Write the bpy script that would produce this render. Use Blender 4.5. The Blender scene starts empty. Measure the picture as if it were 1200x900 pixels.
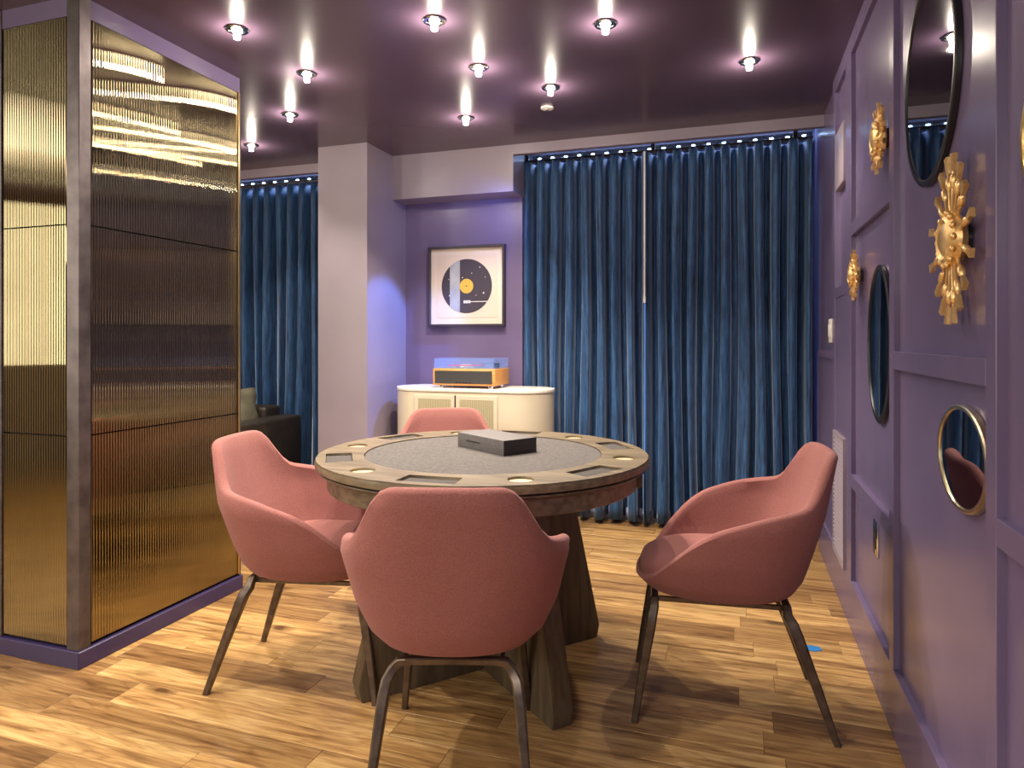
import bpy, bmesh, math, random
from mathutils import Vector, Matrix
random.seed(7)
SC = bpy.context.scene
COL = SC.collection
R = math.radians
PI = math.pi

# ------------------------------------------------------------------ camera, world, exposure
F_PX, CAM_H, YAW = 790.0, 1.22, math.atan(262 / 790)
cd = bpy.data.cameras.new('camera'); cam = bpy.data.objects.new('camera', cd); COL.objects.link(cam)
cd.sensor_width = 36.0; cd.lens = 36.0 * F_PX / 1200.0
cd.shift_y = -(450 - 398) / 1200.0
cam.location = (0, 0, CAM_H); cam.rotation_euler = (PI / 2, 0, YAW)
SC.camera = cam
SC.view_settings.view_transform = 'Standard'; SC.view_settings.look = 'None'
SC.view_settings.gamma = 1.0; SC.view_settings.exposure = 0.5
SC.view_settings.use_curve_mapping = False

world = bpy.data.worlds.new('daylight'); SC.world = world; world.use_nodes = True
wn = world.node_tree.nodes['Background']
wn.inputs[0].default_value = (0.22, 0.42, 1.0, 1); wn.inputs[1].default_value = 0.8

def area(name, loc, rot, sx, sy, watts, col):
    l = bpy.data.lights.new(name, 'AREA'); l.shape = 'RECTANGLE'; l.size = sx; l.size_y = sy
    l.energy = watts; l.color = col
    o = bpy.data.objects.new(name, l); o.location = loc; o.rotation_euler = rot; COL.objects.link(o); return o
WARM = (1.0, 0.87, 0.71)
area('window_light_behind', (-1.6, -2.7, 2.12), (R(86), 0, 0), 2.6, .32, 38, (1.0, 0.93, 0.86))  # added unseen fill, brightens the header, pillar and chair backs
area('room_ceiling_light', (-1.3, -0.9, 2.46), (0, 0, 0), 2.4, .5, 16, (1.0, 0.92, 0.88))  # added soft fill from above, behind the camera
area('lounge_ceiling_light', (-4.2, 1.2, 2.46), (0, 0, 0), 1.2, 2.4, 26, (1.0, 0.90, 0.76))  # added overhead fill for the left part of the room
area('wall_washer', (-5.4, -1.0, 1.7), (R(90), 0, R(-70)), 0.6, 1.4, 34, (1.0, 0.94, 0.75))  # unseen fill added to brighten what the gold panels reflect

def spot(name, loc, rot, watts, col, size, blend, rad=.02, parent=None):
    l = bpy.data.lights.new(name, 'SPOT'); l.energy = watts; l.color = col
    l.spot_size = R(size); l.spot_blend = blend; l.shadow_soft_size = rad
    o = bpy.data.objects.new(name, l); o.location = loc; o.rotation_euler = rot; COL.objects.link(o)
    if parent: o.parent = parent
    return o
# the rows of downlights go on behind and beside the camera
for x, y, w in [(-1.20, 1.45, 30), (-1.95, 1.35, 52), (-.25, .75, 8), (-1.1, .5, 26),
                (-2.1, .35, 24), (-3.4, 2.2, 24), (-3.6, 3.3, 20), (-3.1, .9, 24)]:
    spot('ceiling_spot', (x, y, 2.44), (0, 0, 0), w * 1.35, WARM, 105, .5)
def aim(o, t):
    o.rotation_euler = (Vector(t) - o.location).to_track_quat('-Z', 'Y').to_euler()
# added unseen cool spots for the blue on the pillar side and niche
s = spot('cool_light_leak', (-1.25, 4.12, 2.1), (0, 0, 0), 110, (.10, .26, 1.0), 44, .35, .03); aim(s, (-2.27, 4.05, 1.1))
s = spot('cool_light_niche', (-1.3, 4.05, 2.15), (0, 0, 0), 9, (.22, .30, 1.0), 110, 1.0, .08); aim(s, (-1.9, 4.4, 1.9))

# ------------------------------------------------------------------ materials
def new_mat(name, col, rough=.5, metal=0.0, spec=.5):
    m = bpy.data.materials.new(name); m.use_nodes = True
    b = m.node_tree.nodes['Principled BSDF']
    b.inputs['Base Color'].default_value = (*col, 1); b.inputs['Roughness'].default_value = rough
    b.inputs['Metallic'].default_value = metal; b.inputs['Specular IOR Level'].default_value = spec
    return m
def srgb(r, g, b):
    f = lambda c: (c / 255 / 12.92) if c / 255 <= .04045 else ((c / 255 + .055) / 1.055) ** 2.4
    return (f(r), f(g), f(b))
def N(m, t, **kw):
    n = m.node_tree.nodes.new(t)
    for k, v in kw.items(): setattr(n, k, v)
    return n
def L(m, a, b): m.node_tree.links.new(a, b)
def bsdf(m): return m.node_tree.nodes['Principled BSDF']
def noise_mat(name, c1, c2, rough, scale=(1, 1, 1), nscale=8, detail=4, metal=0, bump=0, bscale=None, spec=.5, lo=.35, hi=.65, bdist=.002, coord='Object', r2=None):
    """two colours mixed by noise, with fine bump of its own scale"""
    m = new_mat(name, c1, rough, metal, spec)
    tc = N(m, 'ShaderNodeTexCoord'); mp = N(m, 'ShaderNodeMapping'); mp.inputs['Scale'].default_value = scale
    L(m, tc.outputs[coord], mp.inputs[0])
    nz = N(m, 'ShaderNodeTexNoise'); nz.inputs['Scale'].default_value = nscale; nz.inputs['Detail'].default_value = detail
    L(m, mp.outputs[0], nz.inputs['Vector'])
    rp = N(m, 'ShaderNodeValToRGB'); rp.color_ramp.elements[0].position = lo; rp.color_ramp.elements[1].position = hi
    rp.color_ramp.elements[0].color = (*c1, 1); rp.color_ramp.elements[1].color = (*c2, 1)
    L(m, nz.outputs[0], rp.inputs[0]); L(m, rp.outputs[0], bsdf(m).inputs['Base Color'])
    if r2 is not None:
        mr = N(m, 'ShaderNodeMapRange'); mr.inputs['To Min'].default_value = rough; mr.inputs['To Max'].default_value = r2
        L(m, nz.outputs[0], mr.inputs[0]); L(m, mr.outputs[0], bsdf(m).inputs['Roughness'])
    if bump:
        n2 = N(m, 'ShaderNodeTexNoise'); n2.inputs['Scale'].default_value = bscale or nscale; n2.inputs['Detail'].default_value = 3
        L(m, mp.outputs[0], n2.inputs['Vector'])
        bp = N(m, 'ShaderNodeBump'); bp.inputs['Strength'].default_value = bump; bp.inputs['Distance'].default_value = bdist
        L(m, n2.outputs[0], bp.inputs['Height']); L(m, bp.outputs[0], bsdf(m).inputs['Normal'])
    return m
def emit_mat(name, col, st):
    m = new_mat(name, col); b = bsdf(m)
    b.inputs['Emission Color'].default_value = (*col, 1); b.inputs['Emission Strength'].default_value = st
    return m
M = {}
M['wall'] = noise_mat('purple_paint', srgb(134, 123, 136), srgb(140, 129, 142), .36, nscale=3, bump=.12, bscale=180, bdist=.0006)
M['trimwall'] = noise_mat('purple_paint_satin', srgb(106, 93, 127), srgb(112, 99, 132), .26, nscale=3, bump=.08, bscale=160, bdist=.0005)
M['ceil'] = noise_mat('aubergine_gloss_paint', srgb(86, 69, 87), srgb(90, 73, 91), .25, nscale=2, bump=.06, bscale=60, bdist=.0006, spec=.6)
M['base'] = new_mat('indigo_baseboard', srgb(56, 46, 84), .35)
M['pale'] = new_mat('cream_wall', srgb(225, 215, 190), .6)
M['bronze'] = noise_mat('bronze_metal', (.10, .078, .062), (.16, .125, .10), .34, nscale=30, metal=.75, bump=.05, bscale=300, bdist=.0003)
M['post'] = noise_mat('dark_pewter', (.10, .082, .086), (.16, .135, .14), .38, nscale=14, metal=.8, r2=.5)
M['flute'] = noise_mat('fluted_gold_mirror', (.27, .225, .135), (.31, .26, .155), .03, nscale=5, metal=1.0)
M['lightgold'] = new_mat('gold_edge', (.8, .6, .3), .3, 1)
M['chrome'] = new_mat('chrome', (.8, .8, .82), .12, 1)
M['black'] = new_mat('black_plastic', (.012, .011, .013), .35)
M['darkgap'] = new_mat('dark_recess', (.02, .015, .015), .7)
M['white'] = new_mat('white_plastic', (.8, .78, .75), .4)
M['cream'] = noise_mat('cream_lacquer', srgb(196, 186, 165), srgb(204, 194, 174), .32, nscale=3)
M['creamtop'] = new_mat('white_top', srgb(228, 222, 212), .25)
M['mirror'] = new_mat('smoked_mirror', (.22, .22, .25), .02, 1)
M['brass'] = noise_mat('aged_brass', (.80, .55, .20), (.55, .36, .12), .3, nscale=60, metal=1.0, bump=.3, bscale=120, bdist=.001)
M['brasspale'] = new_mat('pale_brass_rim', (.62, .54, .36), .3, 1)
M['gold'] = noise_mat('antique_gold_leaf', (1.0, .72, .34), (.80, .50, .18), .34, nscale=45, metal=.7, bump=.3, bscale=140, bdist=.001)
M['felt'] = noise_mat('grey_felt', srgb(80, 76, 76), srgb(98, 94, 93), .9, nscale=90, bump=.3, bscale=400, bdist=.001, spec=.2)
M['felt2'] = noise_mat('dark_grey_felt', srgb(72, 68, 68), srgb(82, 78, 77), .9, nscale=90, spec=.2)
M['cup'] = noise_mat('brass_cup', (.95, .80, .55), (.85, .68, .42), .35, nscale=20, metal=.55)
M['boxgrey'] = noise_mat('grey_linen_box', srgb(88, 84, 86), srgb(104, 100, 101), .7, nscale=160, bump=.2, bscale=500, bdist=.0008)
M['boxend'] = new_mat('black_box_end', srgb(40, 34, 36), .5)
M['twood'] = noise_mat('weathered_oak', srgb(88, 76, 60), srgb(124, 110, 88), .42, scale=(1, 9, 9), nscale=5, detail=8, bump=.15, bscale=30, bdist=.001)
M['twoodv'] = noise_mat('weathered_oak_upright', srgb(76, 65, 52), srgb(102, 89, 70), .45, scale=(9, 9, 1), nscale=5, detail=8, bump=.15, bscale=30, bdist=.001)
M['oak'] = noise_mat('honey_oak', srgb(196, 132, 66), srgb(214, 156, 92), .4, scale=(1, 8, 8), nscale=9, detail=6)
M['leather'] = noise_mat('olive_black_leather', srgb(44, 38, 32), srgb(56, 49, 41), .42, nscale=9, bump=.3, bscale=120, bdist=.001)
M['pillow'] = noise_mat('grey_green_leather', srgb(92, 88, 72), srgb(122, 118, 98), .35, nscale=6, bump=.5, bscale=14, bdist=.02)
M['vinyl'] = new_mat('magenta_vinyl', srgb(190, 40, 90), .25)
M['platter'] = new_mat('silver_platter', (.7, .7, .72), .25, .9)
M['grille'] = noise_mat('charcoal_speaker_cloth', (.02, .02, .022), (.05, .05, .052), .8, nscale=300)
M['tape'] = new_mat('blue_tape', srgb(40, 120, 190), .6)
M['lining'] = new_mat('pale_lining', srgb(170, 175, 220), .7)
M['mat_board'] = new_mat('ivory_mat_board', srgb(226, 212, 194), .7)
M['frame'] = new_mat('charcoal_frame', srgb(58, 50, 62), .35)
M['printdark'] = new_mat('print_charcoal', srgb(62, 55, 66), .7)
M['printgrey'] = noise_mat('print_silver', srgb(150, 155, 165), srgb(175, 178, 182), .7, scale=(1, 1, 12), nscale=8)
M['printgold'] = new_mat('print_gold', srgb(214, 172, 72), .6)
M['printwhite'] = new_mat('print_white', srgb(224, 220, 218), .7)
M['bulb'] = emit_mat('lamp_glow', (1.0, .93, .80), 40)
M['led'] = emit_mat('led_glow', (.45, .68, 1.0), 14)
M['acrylic'] = new_mat('blue_acrylic', (.25, .42, .95), .05)
bsdf(M['acrylic']).inputs['Alpha'].default_value = .17
M['glass'] = new_mat('window_glass', (.9, .95, 1), .02)
bsdf(M['glass']).inputs['Transmission Weight'].default_value = 1; bsdf(M['glass']).inputs['IOR'].default_value = 1.05
M['leathergrip'] = new_mat('vent_paint', srgb(150, 138, 150), .4)

# woven upholstery
m = new_mat('rose_wool', srgb(176, 92, 98), .85, 0, .25); M['rose'] = m
tc = N(m, 'ShaderNodeTexCoord')
nz = N(m, 'ShaderNodeTexNoise'); nz.inputs['Scale'].default_value = 330; nz.inputs['Detail'].default_value = 2
L(m, tc.outputs['Object'], nz.inputs['Vector'])
rp = N(m, 'ShaderNodeValToRGB'); rp.color_ramp.elements[0].position = .3; rp.color_ramp.elements[1].position = .7
rp.color_ramp.elements[0].color = (*srgb(136, 86, 83), 1); rp.color_ramp.elements[1].color = (*srgb(160, 106, 101), 1)
L(m, nz.outputs[0], rp.inputs[0]); L(m, rp.outputs[0], bsdf(m).inputs['Base Color'])
vo = N(m, 'ShaderNodeTexVoronoi'); vo.inputs['Scale'].default_value = 420
L(m, tc.outputs['Object'], vo.inputs['Vector'])
bp = N(m, 'ShaderNodeBump'); bp.inputs['Strength'].default_value = .5; bp.inputs['Distance'].default_value = .002
L(m, vo.outputs['Distance'], bp.inputs['Height']); L(m, bp.outputs[0], bsdf(m).inputs['Normal'])
bsdf(m).inputs['Sheen Weight'].default_value = .2; bsdf(m).inputs['Sheen Roughness'].default_value = .4
bsdf(m).inputs['Sheen Tint'].default_value = (1, .72, .74, 1)

# velvet curtain
m = new_mat('teal_velvet', srgb(24, 70, 122), .55, 0, .35); M['velvet'] = m
tc = N(m, 'ShaderNodeTexCoord'); mp = N(m, 'ShaderNodeMapping'); mp.inputs['Scale'].default_value = (11, 11, .9)
L(m, tc.outputs['Object'], mp.inputs[0])
nz = N(m, 'ShaderNodeTexNoise'); nz.inputs['Scale'].default_value = 6; nz.inputs['Detail'].default_value = 7; nz.inputs['Roughness'].default_value = .7
L(m, mp.outputs[0], nz.inputs['Vector'])
rp = N(m, 'ShaderNodeValToRGB'); rp.color_ramp.elements[0].position = .3; rp.color_ramp.elements[1].position = .72
rp.color_ramp.elements[0].color = (*srgb(20, 28, 58), 1); rp.color_ramp.elements[1].color = (*srgb(62, 108, 160), 1)  # dark and bright streaks put the folds' light and shade into the colour
L(m, nz.outputs[0], rp.inputs[0]); L(m, rp.outputs[0], bsdf(m).inputs['Base Color'])
bsdf(m).inputs['Sheen Weight'].default_value = .8; bsdf(m).inputs['Sheen Tint'].default_value = (.66, .78, 1, 1)
bsdf(m).inputs['Sheen Roughness'].default_value = .35

# floor plank wood: every plank differs through its object's random number
def plank_mat(name, perobj=True):
    m = new_mat(name, (.4, .25, .12), .3, 0, .45)
    tc = N(m, 'ShaderNodeTexCoord'); oi = N(m, 'ShaderNodeObjectInfo')
    off = N(m, 'ShaderNodeVectorMath', operation='SCALE'); comb = N(m, 'ShaderNodeCombineXYZ')
    for i in range(3): comb.inputs[i].default_value = (31, 17, 7)[i]
    L(m, comb.outputs[0], off.inputs[0]); L(m, oi.outputs['Random'], off.inputs['Scale'])
    ad = N(m, 'ShaderNodeVectorMath', operation='ADD'); L(m, tc.outputs['Object'], ad.inputs[0]); L(m, off.outputs[0], ad.inputs[1])
    mp = N(m, 'ShaderNodeMapping'); mp.inputs['Scale'].default_value = (1.0, 15, 1); L(m, ad.outputs[0], mp.inputs[0])
    n1 = N(m, 'ShaderNodeTexNoise'); n1.inputs['Scale'].default_value = 2.4; n1.inputs['Detail'].default_value = 7
    n1.inputs['Roughness'].default_value = .62; n1.inputs['Distortion'].default_value = .9
    L(m, mp.outputs[0], n1.inputs['Vector'])
    r1 = N(m, 'ShaderNodeValToRGB'); e = r1.color_ramp.elements
    e[0].position = .30; e[0].color = (*srgb(116, 82, 52), 1); e[1].position = .74; e[1].color = (*srgb(222, 194, 140), 1)
    x = e.new(.5); x.color = (*srgb(182, 146, 96), 1)
    L(m, n1.outputs[0], r1.inputs[0])
    # growth rings
    mp2 = N(m, 'ShaderNodeMapping'); mp2.inputs['Scale'].default_value = (.9, 7, 1); L(m, ad.outputs[0], mp2.inputs[0])
    n3 = N(m, 'ShaderNodeTexNoise'); n3.inputs['Scale'].default_value = 1.3; n3.inputs['Detail'].default_value = 2; L(m, mp2.outputs[0], n3.inputs['Vector'])
    mu = N(m, 'ShaderNodeMath', operation='MULTIPLY'); mu.inputs[1].default_value = 16; L(m, n3.outputs[0], mu.inputs[0])
    fr = N(m, 'ShaderNodeMath', operation='PINGPONG'); fr.inputs[1].default_value = .5; L(m, mu.outputs[0], fr.inputs[0])
    r3 = N(m, 'ShaderNodeValToRGB'); r3.color_ramp.elements[0].position = 0; r3.color_ramp.elements[1].position = .22
    r3.color_ramp.elements[0].color = (.62, .55, .5, 1); r3.color_ramp.elements[1].color = (1, 1, 1, 1)
    L(m, fr.outputs[0], r3.inputs[0])
    mx = N(m, 'ShaderNodeMix', data_type='RGBA', blend_type='MULTIPLY'); mx.inputs['Factor'].default_value = .62
    L(m, r1.outputs[0], mx.inputs['A']); L(m, r3.outputs[0], mx.inputs['B'])
    # plank tone
    r2 = N(m, 'ShaderNodeValToRGB'); e = r2.color_ramp.elements
    e[0].position = 0; e[0].color = (.50, .43, .40, 1); e[1].position = 1; e[1].color = (1.12, 1.06, .98, 1)
    x = e.new(.22); x.color = (.72, .66, .60, 1); x = e.new(.55); x.color = (.95, .92, .86, 1)
    L(m, oi.outputs['Random'], r2.inputs[0])
    m2 = N(m, 'ShaderNodeMix', data_type='RGBA', blend_type='MULTIPLY'); m2.inputs['Factor'].default_value = 1
    L(m, mx.outputs['Result'], m2.inputs['A']); L(m, r2.outputs[0], m2.inputs['B'])
    # sparse dark knots
    mp4 = N(m, 'ShaderNodeMapping'); mp4.inputs['Scale'].default_value = (1, 2.2, 1); L(m, ad.outputs[0], mp4.inputs[0])
    vo = N(m, 'ShaderNodeTexVoronoi'); vo.inputs['Scale'].default_value = 1.6; L(m, mp4.outputs[0], vo.inputs['Vector'])
    n5 = N(m, 'ShaderNodeTexNoise'); n5.inputs['Scale'].default_value = 22; L(m, ad.outputs[0], n5.inputs['Vector'])
    s5 = N(m, 'ShaderNodeMath', operation='MULTIPLY_ADD'); s5.inputs[1].default_value = .09; L(m, n5.outputs[0], s5.inputs[0]); L(m, vo.outputs['Distance'], s5.inputs[2])
    r4 = N(m, 'ShaderNodeValToRGB'); r4.color_ramp.elements[0].position = .08; r4.color_ramp.elements[1].position = .17
    r4.color_ramp.elements[0].color = (.22, .17, .16, 1); r4.color_ramp.elements[1].color = (1, 1, 1, 1)
    L(m, s5.outputs[0], r4.inputs[0])
    m3 = N(m, 'ShaderNodeMix', data_type='RGBA', blend_type='MULTIPLY'); m3.inputs['Factor'].default_value = 1
    L(m, m2.outputs['Result'], m3.inputs['A']); L(m, r4.outputs[0], m3.inputs['B'])
    L(m, m3.outputs['Result'], bsdf(m).inputs['Base Color'])
    bp = N(m, 'ShaderNodeBump'); bp.inputs['Strength'].default_value = .08; bp.inputs['Distance'].default_value = .001
    L(m, n1.outputs[0], bp.inputs['Height']); L(m, bp.outputs[0], bsdf(m).inputs['Normal'])
    return m
M['plank'] = plank_mat('acacia_plank')

# ------------------------------------------------------------------ mesh helpers
def mk(name, verts, faces, mat, parent=None, loc=(0, 0, 0), smooth=False, rot=None):
    me = bpy.data.meshes.new(name); me.from_pydata([tuple(v) for v in verts], [], faces); me.update()
    if smooth: me.polygons.foreach_set('use_smooth', [True] * len(me.polygons))
    if mat: me.materials.append(mat)
    return link(name, me, parent, loc, rot)
def link(name, me, parent=None, loc=(0, 0, 0), rot=None):
    o = bpy.data.objects.new(name, me); COL.objects.link(o); o.location = loc
    if rot: o.rotation_euler = rot
    if parent: o.parent = parent
    return o
def bm_obj(name, bm, mat, parent=None, loc=(0, 0, 0), smooth=False, rot=None):
    bmesh.ops.recalc_face_normals(bm, faces=bm.faces)
    me = bpy.data.meshes.new(name); bm.to_mesh(me); bm.free()
    if smooth:
        me.polygons.foreach_set('use_smooth', [True] * len(me.polygons))
        me.set_sharp_from_angle(angle=R(38))
    for mt in (mat if isinstance(mat, (list, tuple)) else [mat]): me.materials.append(mt)
    return link(name, me, parent, loc, rot)
def add_box(bm, x0, x1, y0, y1, z0, z1, bev=0, seg=2):
    r = bmesh.ops.create_cube(bm, size=1)
    for v in r['verts']:
        v.co = Vector(((x0 + x1) / 2 + v.co.x * (x1 - x0), (y0 + y1) / 2 + v.co.y * (y1 - y0), (z0 + z1) / 2 + v.co.z * (z1 - z0)))
    if bev:
        es = list({e for v in r['verts'] for e in v.link_edges})
        bmesh.ops.bevel(bm, geom=es, offset=bev, segments=seg, affect='EDGES', profile=.5)
def box(name, x0, x1, y0, y1, z0, z1, mat, parent=None, bev=0, seg=2, rot=None, loc=(0, 0, 0)):
    bm = bmesh.new(); add_box(bm, x0, x1, y0, y1, z0, z1, bev, seg)
    return bm_obj(name, bm, mat, parent, loc, bev > 0 and seg > 1, rot)
def add_cyl(bm, r, z0, z1, cx=0, cy=0, n=32, r2=None, mat=None):
    g = bmesh.ops.create_cone(bm, cap_ends=True, segments=n, radius1=r, radius2=r if r2 is None else r2, depth=z1 - z0,
                              matrix=Matrix.Translation((cx, cy, (z0 + z1) / 2)))
    return g
def cyl(name, r, z0, z1, mat, parent=None, loc=(0, 0, 0), n=32, r2=None, rot=None, bev=0):
    bm = bmesh.new(); add_cyl(bm, r, z0, z1, n=n, r2=r2)
    if bev:
        es = [e for e in bm.edges if len(e.link_faces) == 2 and any(len(f.verts) > 4 for f in e.link_faces)]
        bmesh.ops.bevel(bm, geom=es, offset=bev, segments=3, affect='EDGES', profile=.5)
    return bm_obj(name, bm, mat, parent, loc, True, rot)
def lathe(name, prof, mat, parent=None, loc=(0, 0, 0), n=48, rot=None):
    vs, fs = [], []
    for r, z in prof:
        for i in range(n):
            a = 2 * PI * i / n; vs.append((r * math.cos(a), r * math.sin(a), z))
    for j in range(len(prof) - 1):
        for i in range(n):
            k = (i + 1) % n; fs.append((j * n + i, j * n + k, (j + 1) * n + k, (j + 1) * n + i))
    fs.append(tuple(range(n))[::-1]); fs.append(tuple((len(prof) - 1) * n + i for i in range(n)))
    me = bpy.data.meshes.new(name); me.from_pydata(vs, [], fs); me.update()
    bm = bmesh.new(); bm.from_mesh(me); bpy.data.meshes.remove(me)
    return bm_obj(name, bm, mat, parent, loc, True, rot)
def prism(name, poly, z0, z1, mat, parent=None, loc=(0, 0, 0), bev=0, rot=None, smooth=True):
    bm = bmesh.new(); vs = [bm.verts.new((x, y, z0)) for x, y in poly]; f = bm.faces.new(vs)
    g = bmesh.ops.extrude_face_region(bm, geom=[f])
    for v in g['geom']:
        if isinstance(v, bmesh.types.BMVert): v.co.z = z1
    if bev: bmesh.ops.bevel(bm, geom=list(bm.edges), offset=bev, segments=2, affect='EDGES', profile=.5)
    return bm_obj(name, bm, mat, parent, loc, smooth, rot)
def sweep_verts(path, sizes, ref=(0, 1, 0)):
    """chamfered rectangular section swept along a path; sizes = (half width, half depth)"""
    vs, fs = [], []; n = 8; P = [Vector(p) for p in path]
    for i, p in enumerate(P):
        t = (P[min(i + 1, len(P) - 1)] - P[max(i - 1, 0)]).normalized()
        a = Vector(ref).cross(t).normalized(); b = t.cross(a).normalized()
        w, d = sizes[i]; c = min(w, d) * .35
        for x, y in [(w, d - c), (w - c, d), (c - w, d), (-w, d - c), (-w, c - d), (c - w, -d), (w - c, -d), (w, c - d)]:
            vs.append(p + a * x + b * y)
    for j in range(len(P) - 1):
        for i in range(n):
            k = (i + 1) % n; fs.append((j * n + i, j * n + k, (j + 1) * n + k, (j + 1) * n + i))
    fs.append(tuple(range(n))[::-1]); fs.append(tuple((len(P) - 1) * n + i for i in range(n)))
    return vs, fs
def sweep(name, path, sizes, mat, parent=None, ref=(0, 1, 0)):
    vs, fs = sweep_verts(path, sizes, ref)
    o = mk(name, vs, fs, mat, parent, smooth=True); o.data.set_sharp_from_angle(angle=R(32)); return o
def interp(t, tab):
    if t <= tab[0][0]: return tab[0][1]
    for (a, x), (b, y) in zip(tab, tab[1:]):
        if t <= b: return x + (y - x) * (t - a) / (b - a)
    return tab[-1][1]
def smoothi(t, tab):
    if t <= tab[0][0]: return tab[0][1]
    for (a, x), (b, y) in zip(tab, tab[1:]):
        if t <= b:
            s = (t - a) / (b - a); return x + (y - x) * s
    return tab[-1][1]
def thing(name, label, cat, loc=(0, 0, 0), rz=0, group=None):
    o = bpy.data.objects.new(name, None); COL.objects.link(o); o.location = loc; o.rotation_euler = (0, 0, rz)
    o.empty_display_size = .1
    return tag(o, label, cat, group)
def tag(o, label, cat, group=None):
    o['label'] = label; o['category'] = cat
    if group: o['group'] = group
    return o
def struct(o, label=None):
    o['kind'] = 'structure'
    if label: o['label'] = label
    return o
def dup(root, loc, rz, label, group=None):
    r = root.copy(); COL.objects.link(r); r.location = loc; r.rotation_euler = (0, 0, rz); r['label'] = label
    if group: r['group'] = group
    for ch in list(root.children):
        c = ch.copy(); COL.objects.link(c); c.parent = r
        for g in ch.children:
            e = g.copy(); COL.objects.link(e); e.parent = c
    return r

# ------------------------------------------------------------------ room shell
H = 2.5; WX = .478; ST = .46           # recessed field of the right wall, raised face of its boards
YB = 4.74                              # outer back wall
XL, YN = -6.0, -3.0
floor = struct(box('floor', XL, WX + .1, YN, YB + .1, -.12, -.012, M['darkgap']))
struct(box('ceiling', XL, WX + .1, YN, 4.2, H, H + .12, M['ceil']))
struct(box('wall_left', XL - .1, XL, YN, YB + .1, -.02, H + .1, M['pale']))
struct(box('wall_front', XL - .1, WX + .2, YN - .1, YN, -.02, H + .1, M['wall']))
# back wall: openings with glazing behind the curtains
def wall_grid(bm, x0, x1, y0, y1, z0, z1, holes):
    xs = sorted({x0, x1, *[h[0] for h in holes], *[h[1] for h in holes]})
    for a, b in zip(xs, xs[1:]):
        zz = sorted([(h[2], h[3]) for h in holes if h[0] <= a + 1e-6 and h[1] >= b - 1e-6]); z = z0
        for q0, q1 in zz:
            if q0 > z: add_box(bm, a, b, y0, y1, z, q0)
            z = q1
        if z < z1: add_box(bm, a, b, y0, y1, z, z1)
holes = [(-1.30, .40, .25, 2.3), (-3.75, -2.75, .25, 2.3)]
bm = bmesh.new(); wall_grid(bm, XL, WX + .1, YB, YB + .1, -.02, H + .2, holes); struct(bm_obj('wall_back', bm, M['wall']))
for i, h in enumerate(holes):
    e = bpy.data.objects.new('window_%d' % (i + 1), None); COL.objects.link(e); e.location = ((h[0] + h[1]) / 2, YB + .04, h[2]); struct(e)
    w2 = (h[1] - h[0]) / 2; hh = h[3] - h[2]
    bm = bmesh.new()
    add_box(bm, -w2, w2, -.03, .03, 0, .05); add_box(bm, -w2, w2, -.03, .03, hh - .05, hh)
    for x in (-w2, -.02, w2 - .05): add_box(bm, x, x + .05, -.03, .03, .05, hh - .05)
    bm_obj('window_frame', bm, M['white'], e)
    box('pane', -w2 + .05, w2 - .05, -.004, .004, .05, hh - .05, M['glass'], e)
# ceiling of the curtain pocket and the header boards in front of it
struct(box('trim_1', XL, WX + .1, 4.24, YB, 2.62, 2.7, M['ceil']))
struct(box('trim_2', -1.385, WX, 4.2, 4.24, 2.435, 2.62, M['wall']))
struct(box('trim_3', XL, -2.64, 4.2, 4.24, 2.435, 2.62, M['wall']))
struct(box('trim_4', -2.27, -1.385, 4.2, 4.45, 2.195, 2.62, M['wall']))   # soffit over the niche
struct(box('wall_niche', -2.27, -1.385, 4.40, YB, -.01, 2.195, M['trimwall']))  # shade below the soffit put into the colour, darker than the pillar paint
pil = struct(box('wall_pillar', -2.64, -2.27, 3.857, YB, -.01, 2.62, M['wall']))

# planks as parts of the floor
PW = .128
def plank_mesh(l):
    c = .0010; x, y = l / 2 - .0004, PW / 2 - .0004; t = 0.0; b = -.012
    vs = [(-x, -y, b), (x, -y, b), (x, y, b), (-x, y, b), (-x, -y, t - c), (x, -y, t - c), (x, y, t - c), (-x, y, t - c),
          (-x + c, -y + c, t), (x - c, -y + c, t), (x - c, y - c, t), (-x + c, y - c, t)]
    fs = [(8, 9, 10, 11)] + [(i, (i + 1) % 4, 4 + (i + 1) % 4, 4 + i) for i in range(4)] + [(4 + i, 4 + (i + 1) % 4, 8 + (i + 1) % 4, 8 + i) for i in range(4)]
    return vs, fs
lens = [.4, .55, .7, .85, 1.0, 1.2]; pm = {}
for l in lens:
    me = bpy.data.meshes.new('plank'); v, f = plank_mesh(l); me.from_pydata(v, [], f); me.update(); me.materials.append(M['plank']); pm[l] = me
y = 1.28; row = 0; cnt = 0
far_v, far_f = [], []
while y < YB:
    x = WX - random.random() * .5
    end = -4.2 if y > 2.6 else -3.2
    first = True
    while x > end:
        l = random.choice(lens)
        if first:
            rem = WX - x
            v, f = plank_mesh(rem); me = bpy.data.meshes.new('plank'); me.from_pydata(v, [], f); me.update(); me.materials.append(M['plank'])
            link('plank', me, floor, (x + rem / 2, y, 0)); cnt += 1; first = False
        link('plank', pm[l], floor, (x - l / 2, y, 0)); cnt += 1
        x -= l
    # rest of the row, out of view, joined
    while x > XL:
        l = random.choice(lens); v, f = plank_mesh(l); o = len(far_v)
        far_v += [(a + x - l / 2, b + y, c) for a, b, c in v]; far_f += [tuple(i + o for i in q) for q in f]; x -= l
    y += PW
y = 1.28 - PW
while y > YN:
    x = WX + random.random() * .3
    while x > XL:
        l = random.choice(lens); v, f = plank_mesh(l); o = len(far_v)
        far_v += [(a + x - l / 2, b + y, c) for a, b, c in v]; far_f += [tuple(i + o for i in q) for q in f]; x -= l
    y -= PW
o = mk('planks_beyond', far_v, far_f, M['plank'], floor); o['kind'] = 'stuff'
print('planks', cnt)

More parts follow.
